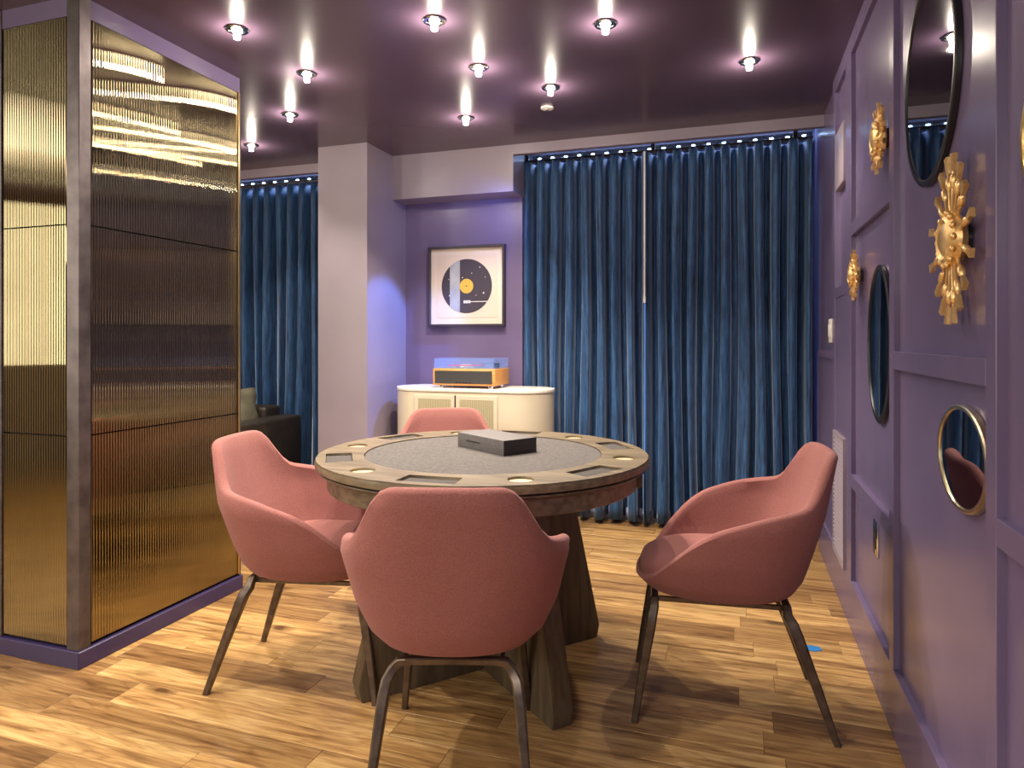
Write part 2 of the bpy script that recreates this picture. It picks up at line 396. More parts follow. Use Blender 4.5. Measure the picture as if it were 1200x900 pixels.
# ------------------------------------------------------------------ right wall with raised boards
wr = struct(box('wall_right', WX, WX + .1, YN, YB, -.01, H + .1, M['trimwall']))
def board(name, y0, y1, z0, z1, x=ST):
    return box(name, x, WX + .002, y0, y1, z0, z1, M['trimwall'], wr, .0015, 1)
BT = .205
board('base_board', YN, 4.3, 0, BT)
board('top_rail', YN, 3.70, 2.425, 2.5)
for a, b in [(1.475, 1.53), (2.335, 2.395), (3.14, 3.28), (3.62, 3.70), (.35, .41)]:
    board('stile', a, b, BT, 2.425)
for a, b, z0, z1 in [(1.53, 2.335, 1.128, 1.184), (2.395, 3.14, 1.655, 1.71), (2.395, 3.14, .60, .655), (.41, 1.475, .835, .888), (3.28, 3.62, 1.42, 1.47), (3.70, 4.35, 1.12, 1.16),
                     (.41, 1.475, 1.95, 2.0)]:
    board('rail', a, b, z0, z1)
board('panel', 3.28, 3.62, BT, 1.42, .462)
board('panel', 3.70, 4.45, BT, 1.12, .468)
# inset pale panel
p = tag(box('access_panel', .455, WX, 3.32, 3.58, 1.93, 2.20, M['leathergrip'], None, .003), 'small pale lavender access panel high on the right wall near the curtain', 'panel')
# vent grille
v = thing('wall_vent', 'tall pale louvred air vent low on the purple right wall', 'vent', (.461, 3.46, .2))
bm = bmesh.new(); yy, zz = .17, .58
for a, b, c, d in [(-yy, yy, 0, .018), (-yy, yy, zz - .018, zz), (-yy, -yy + .018, .018, zz - .018), (yy - .018, yy, .018, zz - .018)]:
    add_box(bm, -.010, 0, a, b, c, d)
bm_obj('frame', bm, M['leathergrip'], v)
box('backing', -.002, 0, -yy + .01, yy - .01, .01, zz - .01, M['darkgap'], v)
sl = None
for i in range(26):
    z = .03 + i * .0208
    if sl is None:
        sl = mk('slat', [(-.010, -yy + .018, 0), (-.010, yy - .018, 0), (-.001, yy - .018, .011), (-.001, -yy + .018, .011), (-.010, -yy + .018, .003), (-.010, yy - .018, .003), (-.001, yy - .018, .014), (-.001, -yy + .018, .014)],
                [(0, 1, 2, 3), (4, 7, 6, 5), (0, 4, 5, 1), (2, 6, 7, 3), (0, 3, 7, 4), (1, 5, 6, 2)], M['leathergrip'], v, (0, 0, z))
    else: link('slat', sl.data, v, (0, 0, z))
# light switch and outlet
s = thing('light_switch', 'white light switch plate on the purple wall beside the curtain', 'switch', (.4605, 3.76, 1.265))
box('plate', -.006, 0, -.055, .055, -.06, .06, M['white'], s, .002)
for yy in (-.023, .023): box('rocker', -.010, -.006, yy - .015, yy + .015, -.032, .032, M['white'], s, .002)
s = thing('power_outlet', 'chrome power outlet plate low in the right wall panelling', 'outlet', (WX - .0005, 2.69, .512))
box('plate', -.005, 0, -.04, .04, -.06, .06, M['chrome'], s, .002)
for zz in (-.022, .022): box('socket', -.007, -.005, -.017, .017, zz - .015, zz + .015, M['black'], s, .002)

# ------------------------------------------------------------------ mirrors on the right wall
def mirror(label, y, z, ry, rz_, rim, th=.011):
    t = thing('round_mirror' if abs(ry - rz_) < .03 else 'oval_mirror', label, 'mirror', (WX - .002, y, z), 0, 'frameless smoked mirrors on the right wall')
    n = 96; vs, fs = [], []
    prof = [(1.0, 0), (1.0, -th), (1 - .004 / ry, -th - .003), (1 - .014 / ry, -th - .003), (1 - .017 / ry, -th + .002)]
    for s_, x in prof:
        for i in range(n):
            a = 2 * PI * i / n; vs.append((x, ry * s_ * math.cos(a), rz_ * s_ * math.sin(a)))
    for j in range(len(prof) - 1):
        for i in range(n):
            k = (i + 1) % n; fs.append((j * n + i, (j + 1) * n + i, (j + 1) * n + k, j * n + k))
    mk('rim', vs, fs, rim, t, smooth=True).data.set_sharp_from_angle(angle=R(35))
    vs = []
    for x in (-th + .0005, -th + .004):
        for i in range(n):
            a = 2 * PI * i / n; q = 1 - .015 / ry; vs.append((x, ry * q * math.cos(a), rz_ * q * math.sin(a)))
    mk('mirror_glass', vs, [tuple(range(n))[::-1], tuple(range(n, 2 * n))] + [(i, (i + 1) % n, n + (i + 1) % n, n + i) for i in range(n)], M['mirror'], t)
    return t
mirror('large dark round mirror high on the right wall above the big gold sunburst', 1.965, 1.885, .240, .272, M['black'])
mirror('tall dark oval mirror on the far wall panel beside the smallest gold sunburst', 2.59, 1.205, .19, .272, M['black'])
mirror('small dark oval mirror with pale brass rim below the rail, reflecting the chair', 1.70, .962, .172, .116, M['brasspale'])
mirror('dark mirror with brass rim cut off by the right picture edge', 1.14, 1.555, .235, .165, M['brass'])

# ------------------------------------------------------------------ gold sunbursts
def sunburst(label, y, z, rad, angs, cr, stretch=1.0, dense=False):
    t = thing('sunburst_ornament', label, 'wall ornament', (WX, y, z), 0, 'gold sunburst ornaments on the right wall')
    base_bm = {}
    # centre: dished disc with ring of beads, axis along -x
    lathe('centre_disc', [(.004, -.05), (cr * .35, -.052), (cr * .6, -.044), (cr * .72, -.050), (cr * .95, -.040), (cr, -.026), (cr * .8, -.012), (.01, -.010)][::-1],
          M['gold'], t, (0, 0, 0), 28, (0, R(90), 0))
    bead = None
    nb = 14
    for i in range(nb):
        a = 2 * PI * i / nb
        loc = (-.042, cr * .93 * math.cos(a), cr * .93 * math.sin(a))
        if bead is None:
            bm = bmesh.new(); bmesh.ops.create_icosphere(bm, subdivisions=2, radius=cr * .13, matrix=Matrix.Diagonal((.8, 1, 1, 1)))
            bead = bm_obj('bead', bm, M['gold'], t, loc, True)
        else: link('bead', bead.data, t, loc)
    k = rad / .2
    for i, (ang, ln) in enumerate(angs):
        ln *= rad; w = (.0062 if not dense else .0085) * k
        bm = bmesh.new()
        add_box(bm, -.034, -.027, -w * .4, w * .4, cr * .7, ln * .8, .001)                 # stem
        bmesh.ops.create_icosphere(bm, subdivisions=2, radius=1, matrix=Matrix.Translation((-.030, 0, ln * .68)) @ Matrix.Diagonal((.009 * k, .0095 * k, .020 * k, 1)))
        # flared squared tip
        z0, z1 = ln * .80, ln; a, b = (.005 * k, .0105 * k) if not dense else (.008 * k, .015 * k)
        vs = [bm.verts.new(c) for c in [(-.035, -a, z0), (-.035, a, z0), (-.027, a, z0), (-.027, -a, z0), (-.037, -b, z1), (-.037, b, z1), (-.027, b, z1), (-.027, -b, z1)]]
        for q in [(0, 1, 2, 3), (4, 7, 6, 5), (0, 4, 5, 1), (1, 5, 6, 2), (2, 6, 7, 3), (3, 7, 4, 0)]: bm.faces.new([vs[j] for j in q])
        bm_obj('ray', bm, M['gold'], t, (0, 0, 0), True, (R(90 - ang) * -1, 0, 0))
    cyl('wall_mount', cr * .6, -.03, 0, M['black'], t, (-.001, 0, 0), rot=(0, R(90), 0)).location = (-.001 - .0, 0, 0)
    return t
A1 = [(83, 1.0), (97, 1.0), (66, .93), (114, .9), (46, .80), (134, .78), (14, .86), (-18, .86), (166, .8), (-162, .8), (-48, .82), (-132, .80), (-68, .93), (-112, .9), (-83, 1.0), (-97, 1.0)]
sunburst('large gold sunburst with long beaded rays on the nearest full wall panel', 1.70, 1.438, .185, A1, .062)
A2 = [(i * 18 + 9, 1.0 if i % 2 else .86) for i in range(20)]
sunburst('gold sunburst high on the far wall panel, left of the large round mirror', 2.50, 1.885, .115, A2, .055, dense=True)
sunburst('smallest gold sunburst beside the tall oval mirror on the far panel', 2.98, 1.477, .10, A2, .045, dense=True)

# ------------------------------------------------------------------ fluted partition at left
PX, PY0, PY1, PXL = -2.305, 1.862, 2.722, -2.80
part = thing('fluted_partition', 'floor-to-ceiling partition column of fluted gold mirror panels at left', 'partition', ((PX + PXL) / 2, (PY0 + PY1) / 2, 0))
ox, oy = (PX + PXL) / 2, (PY0 + PY1) / 2
def pb(name, x0, x1, y0, y1, z0, z1, mat, bev=0): return box(name, x0 - ox, x1 - ox, y0 - oy, y1 - oy, z0, z1, mat, part, bev, 1)
pb('core', PXL + .02, PX - .02, PY0 + .02, PY1 - .02, .065, 2.43, M['darkgap'])
pb('top_trim', PXL, PX - .004, PY0 + .004, PY1 - .004, 2.428, 2.5, M['trimwall'])
bb = []
pb('baseboard', PXL - .008, PX + .008, PY0 - .008, PY1 + .008, 0, .065, M['base'], .003)
pb('corner_post', PX - .062, PX, PY0, PY0 + .05, .065, 2.499, M['post'], .002)
pb('corner_post', PXL, PXL + .09, PY0, PY0 + .05, .065, 2.499, M['post'], .002)
pb('corner_post', PX - .04, PX, PY1 - .012, PY1, .065, 2.43, M['post'], .001)
pb('corner_post', PXL, PXL + .04, PY1 - .04, PY1, .065, 2.43, M['post'], .001)
def flute_mesh(w, h, pitch=.0125, amp=.0017):
    n = int(w / pitch); seg = 6; cols = n * seg; vs, fs = [], []
    for i in range(cols + 1):
        x = -w / 2 + w * i / cols; ph = (i % seg) / seg
        d = amp * abs(math.sin(PI * ph)) ** .8 * 1.0
        vs += [(x, -.006 - d, 0), (x, -.006 - d, h)]
    for i in range(cols): fs.append((2 * i, 2 * i + 2, 2 * i + 3, 2 * i + 1))
    b = len(vs); vs += [(-w / 2, 0, 0), (w / 2, 0, 0), (w / 2, 0, h), (-w / 2, 0, h)]
    fs += [(b, b + 3, b + 2, b + 1), (0, 1, b + 3, b), (2 * cols, b + 1, b + 2, 2 * cols + 1)]
    return vs, fs
zs = [(.078, .857), (.862, 1.648), (1.653, 2.426)]
ys0, ys1 = PY0 + .056, PY1 - .016
xs0, xs1 = PXL + .094, PX - .068
for z0, z1 in zs:
    v, f = flute_mesh(ys1 - ys0, z1 - z0)
    mk('fluted_panel', v, f, M['flute'], part, (PX - .012 - ox, (ys0 + ys1) / 2 - oy, z0), True, (0, 0, R(90)))
    v, f = flute_mesh(xs1 - xs0, z1 - z0)
    mk('fluted_panel', v, f, M['flute'], part, ((xs0 + xs1) / 2 - ox, PY0 + .012 - oy, z0), True)
    v, f = flute_mesh(.40, z1 - z0)
    mk('fluted_panel', v, f, M['flute'], part, (-.0, PY1 - .012 - oy, z0), True, (0, 0, R(180)))
pb('edge_strip', PX - .003, PX + .002, PY1 - .018, PY1 - .012, .075, 2.43, M['lightgold'])

# ------------------------------------------------------------------ curtains
def curtain(label, x0, x1, y, ztop, zbot, folds, seed, amp=.060):
    rnd = random.Random(seed)
    n = folds * 14; rows = 26
    t = thing('curtain', label, 'curtain', ((x0 + x1) / 2, y, 0), 0, 'blue velvet curtains')
    w = x1 - x0; vs, fs = [], []
    ph = [rnd.uniform(-.5, .5) for _ in range(folds + 2)]; am = [rnd.uniform(.45, 1.3) for _ in range(folds + 2)]
    sub = [rnd.uniform(-1, 1) for _ in range(folds * 3 + 14)]
    for r in range(rows + 1):
        q = r / rows; z = ztop + (zbot - ztop) * q
        for i in range(n + 1):
            u = i / n * folds; k = int(min(u, folds - 1e-6)); fr = u - k
            def at(arr, uu):
                j = int(uu); g = uu - j; g = g * g * (3 - 2 * g); return arr[j] * (1 - g) + arr[min(j + 1, len(arr) - 1)] * g
            p = at(ph, u) * min(1, q * 2.2); a = amp * (at(am, u) * q + 1.0 * (1 - q)) * (1 + .25 * q)
            c = math.cos(2 * PI * (u + .22 * p))
            d = a * math.copysign(abs(c) ** .75, c)
            d += .016 * min(1, q * 3) * at(sub, u + 5) * math.sin(4 * PI * u + 3 * at(sub, u + 2)) + .010 * q * at(sub, u * 3) + .006 * q * math.sin(2 * PI * u * 2.7 + z * 2.2)
            lat = .018 * q * math.sin(z * 1.7 + k) + .012 * math.sin(4 * PI * u) * (0.6 + .4 * q)
            e = min(1, min(u, folds - u) * 1.5)
            vs.append((-w / 2 + w * i / n + lat * e, -d, z))
    for r in range(rows):
        for i in range(n):
            a = r * (n + 1) + i; fs.append((a, a + n + 1, a + n + 2, a + 1))
    o = mk('drape', vs, fs, M['velvet'], t, smooth=True)
    sm = o.modifiers.new('thickness', 'SOLIDIFY'); sm.thickness = .003; sm.offset = 1
    # pale lining hanging a touch lower behind the velvet
    N2 = folds * 8; lv, lf = [], []
    for r_, z in enumerate((zbot + .06, zbot - .018)):
        for i in range(N2 + 1):
            u = i / N2 * folds; lv.append((-w / 2 + .01 + (w - .02) * i / N2, .055 - .012 * math.cos(2 * PI * u), z))
    for i in range(N2): lf.append((i, N2 + 1 + i, N2 + 2 + i, i + 1))
    l = mk('lining', lv, lf, M['lining'], t, smooth=True); sm = l.modifiers.new('thickness', 'SOLIDIFY'); sm.thickness = .002
    return t
CY = 4.50
curtain('left half of the wide blue velvet curtain, beside the record print', -1.47, -.560, CY, 2.445, .03, 9, 3)
curtain('right half of the wide blue velvet curtain, against the purple right wall', -.558, .438, CY, 2.445, .03, 10, 5)
curtain('blue velvet curtain behind the sofa, between gold partition and pillar', -3.85, -2.66, CY, 2.43, .03, 11, 9)
for x0, x1, lb in [(-1.48, .45, 'dark metal curtain track over the wide blue curtain'), (-5.0, -2.65, 'dark metal curtain track over the curtain behind the sofa')]:
    t = thing('curtain_track', lb, 'curtain track', ((x0 + x1) / 2, CY, 2.455)); w = (x1 - x0) / 2
    box('rail', -w, w, -.016, .016, -.007, .012, M['bronze'], t, .003)
    for x in (-w + .1, 0, w - .1): box('bracket', x - .012, x + .012, -.008, .008, .012, .165, M['bronze'], t)
t = thing('curtain_wand', 'pale slim pull wand hanging where the two wide curtains meet', 'curtain wand', (-.558, CY - .098, 1.478))
cyl('rod', .0065, 0, .96, M['white'], t, n=12)
cyl('tip', .009, -.02, .02, M['white'], t, n=12)
# LED strips in the pocket behind the headers
for x0, x1, n, lb in [(-1.38, .46, 19, 'blue-white led strip in the pocket above the wide curtain'), (-4.3, -2.66, 15, 'blue-white led strip in the pocket above the sofa curtain')]:
    t = thing('led_strip', lb, 'light strip', ((x0 + x1) / 2, 4.64, 2.508)); w = (x1 - x0) / 2
    box('channel', -w, w, 0, .03, -.03, .03, M['chrome'], t)
    led = None
    for i in range(n):
        x = -w + (i + .5) * 2 * w / n
        if led is None: led = box('led', -.011, .011, -.006, 0, -.005, .005, M['led'], t, .002, 1, loc=(x, 0, .004))
        else: link('led', led.data, t, (x, 0, .004))
    area('led_glow_light', ((x0 + x1) / 2, 4.62, 2.56), (R(12), 0, 0), x1 - x0, .03, 5, (.35, .55, 1.0))

# ------------------------------------------------------------------ downlights
dl = [((-1.95, 2.28), 'crystal downlight nearest the top left, beside the gold partition'),
      ((-1.955, 2.765), 'second crystal downlight along the row beside the partition'),
      ((-2.40, 3.235), 'crystal downlight between partition and pillar'),
      ((-3.02, 3.665), 'farthest left crystal downlight, over the sofa curtain'),
      ((-1.145, 2.465), 'crystal downlight at top centre, nearest above the table'),
      ((-1.145, 2.955), 'middle crystal downlight above the far side of the table'),
      ((-1.475, 3.605), 'crystal downlight in front of the soffit over the record player'),
      ((-.89, 3.305), 'crystal downlight beside the small ceiling detector'),
      ((-.50, 2.71), 'crystal downlight at top right of centre'),
      ((.06, 3.28), 'crystal downlight near the right wall and the wide curtain')]
proto = None
for (x, y), lb in dl:
    if proto is None:
        proto = t = thing('crystal_downlight', lb, 'ceiling light', (x, y, H), 0, 'crystal downlights in the dark ceiling')
        lathe('trim_ring', [(.044, 0), (.046, -.004), (.044, -.007), (.032, -.008), (.029, -.004), (.029, 0)][::-1], M['chrome'], t)
        bm = bmesh.new(); add_cyl(bm, .013, -.040, -.012, n=10, r2=.015); add_cyl(bm, .015, -.012, -.001, n=10, r2=.022)
        bm_obj('lamp', bm, M['bulb'], t)
    else: dup(proto, (x, y, H), 0, lb)
for i, ((x, y), lb) in enumerate(dl):
    spot('downlight_beam', (x, y, 2.44), (0, 0, 0), [34, 34, 34, 30, 34, 84, 66, 46, 16, 24][i], WARM, 112, .55, .018)
    pl = bpy.data.lights.new('lamp_light', 'POINT'); pl.energy = 3.2; pl.color = WARM; pl.shadow_soft_size = .014
    po = bpy.data.objects.new('lamp_light', pl); po.location = (x, y, 2.445); COL.objects.link(po)
t = thing('ceiling_detector', 'small white disc detector on the dark ceiling above the table', 'detector', (-.985, 3.585, H))
cyl('body', .035, -.010, 0, M['white'], t, bev=.003); cyl('lens', .010, -.016, -.010, M['chrome'], t)

# ------------------------------------------------------------------ chairs
def superpt(phi, n=2.5):
    dx, dy = math.sin(phi), math.cos(phi)
    r = 1 / (abs(dx) ** n + abs(dy) ** n) ** (1 / n)
    return dx * r, dy * r
SX = [(.372, .09), (.380, .155), (.40, .212), (.44, .250), (.52, .285), (.66, .316), (.75, .295), (.86, .272)]
YF = [(.372, .14), (.380, .215), (.40, .272), (.43, .303), (.52, .318), (.66, .315)]
YBK = [(.372, .12), (.380, .170), (.40, .210), (.46, .240), (.66, .290), (.86, .335)]
HT = [(-1, .850), (-.96, .848), (-.93, .838), (-.89, .80), (-.85, .745), (-.80, .712), (-.70, .700), (-.50, .688), (-.28, .675), (0, .650), (.20, .628), (.40, .585), (.58, .525), (.74, .468), (.86, .438), (1, .428)]
def smooth_tab(tab, lo, hi, n=120, k=3):
    v = [interp(lo + (hi - lo) * i / n, tab) for i in range(n + 1)]
    for _ in range(k): v = [v[0]] + [(v[i - 1] + 2 * v[i] + v[i + 1]) / 4 for i in range(1, n)] + [v[-1]]
    return [(lo + (hi - lo) * i / n, v[i]) for i in range(n + 1)]
SXs, YFs, YBs, HTs = SX, YF, YBK, smooth_tab(HT, -1, 1)
def shell_pt(phi, z, off):
    ux, uy = superpt(phi, interp(z, [(.45, 2.35), (.70, 3.0)]) if math.cos(phi) < 0 else 2.5)
    x = ux * (interp(z, SXs) - off); y = uy * ((interp(z, YFs) if uy > 0 else interp(z, YBs)) - off)
    return x, y
HB = [(0, .851), (.52, .850), (.63, .842), (.69, .818), (.735, .775), (.78, .728), (.85, .70)]
def shell_mesh():
    NA = 96; vs, fs = [], []; T = .034; rings = []
    phis = [2 * PI * i / NA for i in range(NA)]
    Hs = []
    for p in phis:
        ux, uy = superpt(p, 2.4); hh = interp(uy, HTs)
        if math.cos(p) < 0:
            ux, uy = superpt(p, 3.0); hh = interp(abs(ux), HB) if abs(ux) < .86 else min(interp(uy, HTs), .70)
        Hs.append(hh)
    for _ in range(2): Hs = [(Hs[i - 1] + 4 * Hs[i] + Hs[(i + 1) % NA]) / 6 for i in range(NA)]
    def ring(fn): rings.append([fn(i, p) for i, p in enumerate(phis)])
    for z in (.372, .375, .380, .389, .40, .412):
        ring(lambda i, p, z=z: (*shell_pt(p, z, 0), z + .016 * max(0, -math.cos(p)) * min(1, (.43 - z) / .05)))
    K = 10
    for k in range(1, K + 1):
        def fn(i, p, k=k):
            z = .412 + (Hs[i] - .412) * k / K; return (*shell_pt(p, z, 0), z)
        ring(fn)
    for off, dz in ((.003, .007), (.010, .013), (.018, .014), (.027, .010), (.033, .002)):
        ring(lambda i, p, off=off, dz=dz: (*shell_pt(p, Hs[i], off), Hs[i] + dz))
    for k in range(1, K + 1):
        def fn(i, p, k=k):
            z = Hs[i] + (.42 - Hs[i]) * k / K; o = T + .012 * k / K; return (*shell_pt(p, max(z, .42), o), z)
        ring(fn)
    for r in rings: vs += r
    for j in range(len(rings) - 1):
        for i in range(NA):
            k = (i + 1) % NA; fs.append((j * NA + i, j * NA + k, (j + 1) * NA + k, (j + 1) * NA + i))
    fs.append(tuple(range(NA))[::-1]); b = (len(rings) - 1) * NA; fs.append(tuple(b + i for i in range(NA)))
    me = bpy.data.meshes.new('shell'); me.from_pydata(vs, [], fs); me.update()
    bm = bmesh.new(); bm.from_mesh(me); bpy.data.meshes.remove(me); return bm
def cushion_bm():
    NA = 64; prof = [(.90, .418), (.96, .424), (1.0, .445), (1.0, .470), (.975, .488), (.92, .498), (.75, .504), (.4, .507), (.1, .508)]
    vs, fs = [], []
    for s_, z in prof:
        for i in range(NA):
            p = 2 * PI * i / NA; ux, uy = superpt(p, 2.6)
            x = ux * .232 * s_; y = uy * (.288 if uy > 0 else .185) * s_
            zz = z - (.012 * max(0, uy) ** 3 * s_ if z > .46 else 0)
            vs.append((x, y, zz))
    for j in range(len(prof) - 1):
        for i in range(NA):
            k = (i + 1) % NA; fs.append((j * NA + i, j * NA + k, (j + 1) * NA + k, (j + 1) * NA + i))
    fs.append(tuple(range(NA))[::-1]); b = (len(prof) - 1) * NA; fs.append(tuple(b + i for i in range(NA)))
    me = bpy.data.meshes.new('c'); me.from_pydata(vs, [], fs); me.update()
    bm = bmesh.new(); bm.from_mesh(me); bpy.data.meshes.remove(me); return bm
GR = 'rose tub chairs around the card table'
def make_chair(label):
    t = thing('tub_chair', label, 'chair', (0, 0, 0), 0, GR)
    bm_obj('shell', shell_mesh(), M['rose'], t, smooth=True)
    bm_obj('seat_cushion', cushion_bm(), M['rose'], t, smooth=True)
    for s_ in (-1, 1):
        for y0, y1, y2 in ((.300, .250, .238), (-.300, -.195, -.168)):
            path = [(s_ * .207, y0, 0), (s_ * .190, y0 + (y1 - y0) * .5, .155), (s_ * .175, y1, .300), (s_ * .169, (y1 + y2) / 2, .335), (s_ * .158, y2, .356), (s_ * .140, y2, .371 if y2 > 0 else .378), (s_ * .118, y2, .373 if y2 > 0 else .381)]
            sz = [(.010, .010), (.012, .014), (.0145, .017), (.0145, .0165), (.013, .015), (.011, .0135), (.009, .012)]
            sweep('leg', path, sz, M['bronze'], t)
            box('foot_glide', s_ * .207 - .008, s_ * .207 + .008, y0 - .008, y0 + .008, -.0005, .006, M['black'], t)
    for y2 in (.238, -.168):
        sweep('cross_rail', [(-.121, y2, .373 if y2 > 0 else .381), (0, y2, .374 if y2 > 0 else .383), (.121, y2, .373 if y2 > 0 else .381)], [(.009, .012)] * 3, M['bronze'], t)
    for s_ in (-1, 1):
        sweep('side_rail', [(s_ * .13, -.168, .372), (s_ * .13, .238, .372)], [(.008, .006)] * 2, M['bronze'], t, ref=(1, 0, 0))
    return t
def yaw(fx, fy): return math.atan2(-fx, fy)     # local +y is the front
ch = make_chair('rose tub chair nearest the camera, seen from behind')
ch.location = (-.752, 1.782, .001); ch.rotation_euler = (0, 0, yaw(-.30, .954))
dup(ch, (-1.478, 2.134, .001), yaw(.979, .205), 'rose tub chair on the left, between the gold partition and the table')
dup(ch, (-.03, 2.402, .001), yaw(-.994, -.105), 'rose tub chair standing apart at the right, turned towards the table')
dup(ch, (-1.30, 2.94, .001), yaw(.42, -.91), 'rose tub chair on the far side of the table, only its top showing')

# ------------------------------------------------------------------ card table
TZ = .80; TR = .611
tb = thing('card_table', 'round grey-brown wooden card table with felt centre and crossed slab base', 'table', (-.90, 2.375, 0))
def ring2d(cx, cy, r, n=96): return [(cx + r * math.cos(2 * PI * i / n), cy + r * math.sin(2 * PI * i / n)) for i in range(n)]
def flat_curve(name, loops, thick, mat, parent, loc):
    cu = bpy.data.curves.new(name, 'CURVE'); cu.dimensions = '2D'; cu.fill_mode = 'BOTH'; cu.extrude = thick / 2
    for lp in loops:
        sp = cu.splines.new('POLY'); sp.points.add(len(lp) - 1)
        for i, p in enumerate(lp): sp.points[i].co = (p[0], p[1], 0, 1)
        sp.use_cyclic_u = True
    tmp = bpy.data.objects.new('tmp', cu); COL.objects.link(tmp)
    me = bpy.data.meshes.new_from_object(tmp.evaluated_get(bpy.context.evaluated_depsgraph_get()))
    bpy.data.objects.remove(tmp); me.name = name; me.materials.clear(); me.materials.append(mat)
    return link(name, me, parent, loc)
loops = [ring2d(0, 0, TR - .004, 160), ring2d(0, 0, .440, 128)]
trays, cups = [], []
for i in range(6):
    a = R(3 + 60 * i); cups.append((.525 * math.cos(a), .525 * math.sin(a))); loops.append(ring2d(*cups[-1], .041, 40))
    b = R(33 + 60 * i); ca, sa = math.cos(b), math.sin(b)
    q = []
    for rr, tt in ((-.046, -.088), (.046, -.095), (.046, .095), (-.046, .088)):
        r_ = .527 + rr; q.append((r_ * ca - tt * sa, r_ * sa + tt * ca))
    trays.append((b, q)); loops.append(q)
flat_curve('top_ring', loops, .010, M['twood'], tb, (0, 0, TZ - .005))
lathe('top_edge', [(.45, TZ - .0105), (TR - .006, TZ - .0105), (TR - .001, TZ - .004), (TR, TZ - .008), (TR + .001, TZ - .016), (TR, TZ - .026), (TR - .008, TZ - .030), (.45, TZ - .030)][::-1], M['twood'], tb, n=160)
lathe('groove', [(.45, TZ - .030), (TR - .022, TZ - .030), (TR - .022, TZ - .036), (.45, TZ - .036)][::-1], M['darkgap'], tb, n=96)
lathe('under_moulding', [(.45, TZ - .036), (TR - .012, TZ - .036), (TR - .010, TZ - .040), (TR - .022, TZ - .048), (.45, TZ - .048)][::-1], M['twood'], tb, n=128)
lathe('apron', [(.45, TZ - .048), (TR - .042, TZ - .048), (TR - .042, TZ - .104), (TR - .047, TZ - .108), (.45, TZ - .108)][::-1], M['twood'], tb, n=128)
cyl('felt_top', .4365, TZ - .020, TZ - .0035, M['felt'], tb, n=128)
for (b, q) in trays:
    cx = sum(p[0] for p in q) / 4; cy = sum(p[1] for p in q) / 4
    prism('tray_felt', [(cx + (x - cx) * .985, cy + (y - cy) * .985) for x, y in q], TZ - .0104, TZ - .0085, M['felt2'], tb, smooth=False)
for x, y in cups: cyl('cup_holder', .0395, TZ - .0104, TZ - .0075, M['cup'], tb, (x, y, 0), n=40)
box('latch', -.02, .02, -.012, .012, -.03, .03, M['twoodv'], tb, .003, loc=(.572, .05, TZ - .075), rot=(0, 0, R(95)))
# crossed trapezoid slabs
lathe('hub', [(.36, TZ - .112), (.36, TZ - .100), (.10, TZ - .100), (.10, TZ - .112)], M['twoodv'], tb, n=64)
for a in (-41, 49):
    t_ = .036; b0, b1 = .495, .355; zt = TZ - .108
    for s_ in (-1, 1):
        # half slab from the centre outwards
        i0 = .037 if a == 49 else 0
        vs = []
        for y_ in (-t_, t_):
            vs += [(s_ * i0, y_, 0), (s_ * b0, y_, 0), (s_ * (b0 + .012), y_, .05), (s_ * b1, y_, zt), (s_ * i0, y_, zt)]
        fs = [(0, 1, 2, 3, 4), (9, 8, 7, 6, 5), (0, 5, 6, 1), (1, 6, 7, 2), (2, 7, 8, 3), (3, 8, 9, 4), (4, 9, 5, 0)]
        bm = bmesh.new(); vv = [bm.verts.new(v) for v in vs]
        for f in fs: bm.faces.new([vv[k] for k in f])
        bmesh.ops.recalc_face_normals(bm, faces=bm.faces)
        bmesh.ops.bevel(bm, geom=list(bm.edges), offset=.003, segments=2, affect='EDGES')
        bm_obj('base_slab', bm, M['twoodv'], tb, (.010, .008, 0), True, (0, 0, R(a)))

# box on the felt
t = thing('game_box', 'low dark grey card box lying on the felt table centre', 'box', (-.881, 2.460, TZ - .0035), R(-33.5))
box('body', -.151, .148, -.077, .077, .0002, .056, M['boxgrey'], t, .002)
box('end_cap', .148, .152, -.077, .077, 0, .056, M['boxend'], t, .001)
box('slot', -.09, .0, -.0785, -.0768, .028, .0315, M['black'], t)

# ------------------------------------------------------------------ credenza and record player
cr = thing('credenza', 'cream credenza with rounded ends and ribbed doors in the niche', 'cabinet', (-1.64, 4.15, 0))
def capsule(hw, r, n=20):
    p = []
    for i in range(n + 1):
        a = -PI / 2 + PI * i / n; p.append((hw - r + r * math.cos(a), r * math.sin(a)))
    for i in range(n + 1):
        a = PI / 2 + PI * i / n; p.append((-hw + r + r * math.cos(a), r * math.sin(a)))
    return p
prism('plinth', capsule(.50, .17), 0, .06, M['frame'], cr, smooth=True)
prism('body', capsule(.54, .195), .06, .883, M['cream'], cr, smooth=True)
prism('top', capsule(.545, .20), .885, .907, M['creamtop'], cr, bev=.003)
for x0, x1 in ((-.335, -.055), (-.045, .235)):
    d = box('door', x0, x1, -.203, -.196, .09, .865, M['cream'], cr, .0015, 1)
    bm = bmesh.new(); w = x1 - x0
    x = x0 + .03
    while x < x1 - .03:
        add_box(bm, x, x + .006, -.2065, -.2028, .12, .835); x += .0125
    g = bm_obj('ribbed_inset', bm, new_mat('ribbed_sage', srgb(176, 168, 138), .5), d)
    g['kind'] = 'stuff'
    box('inset_back', x0 + .026, x1 - .026, -.2036, -.2028, .115, .84, new_mat('sage_panel', srgb(150, 142, 116), .6), d)
box('gap', -.0555, -.0445, -.2005, -.196, .09, .865, M['darkgap'], cr)

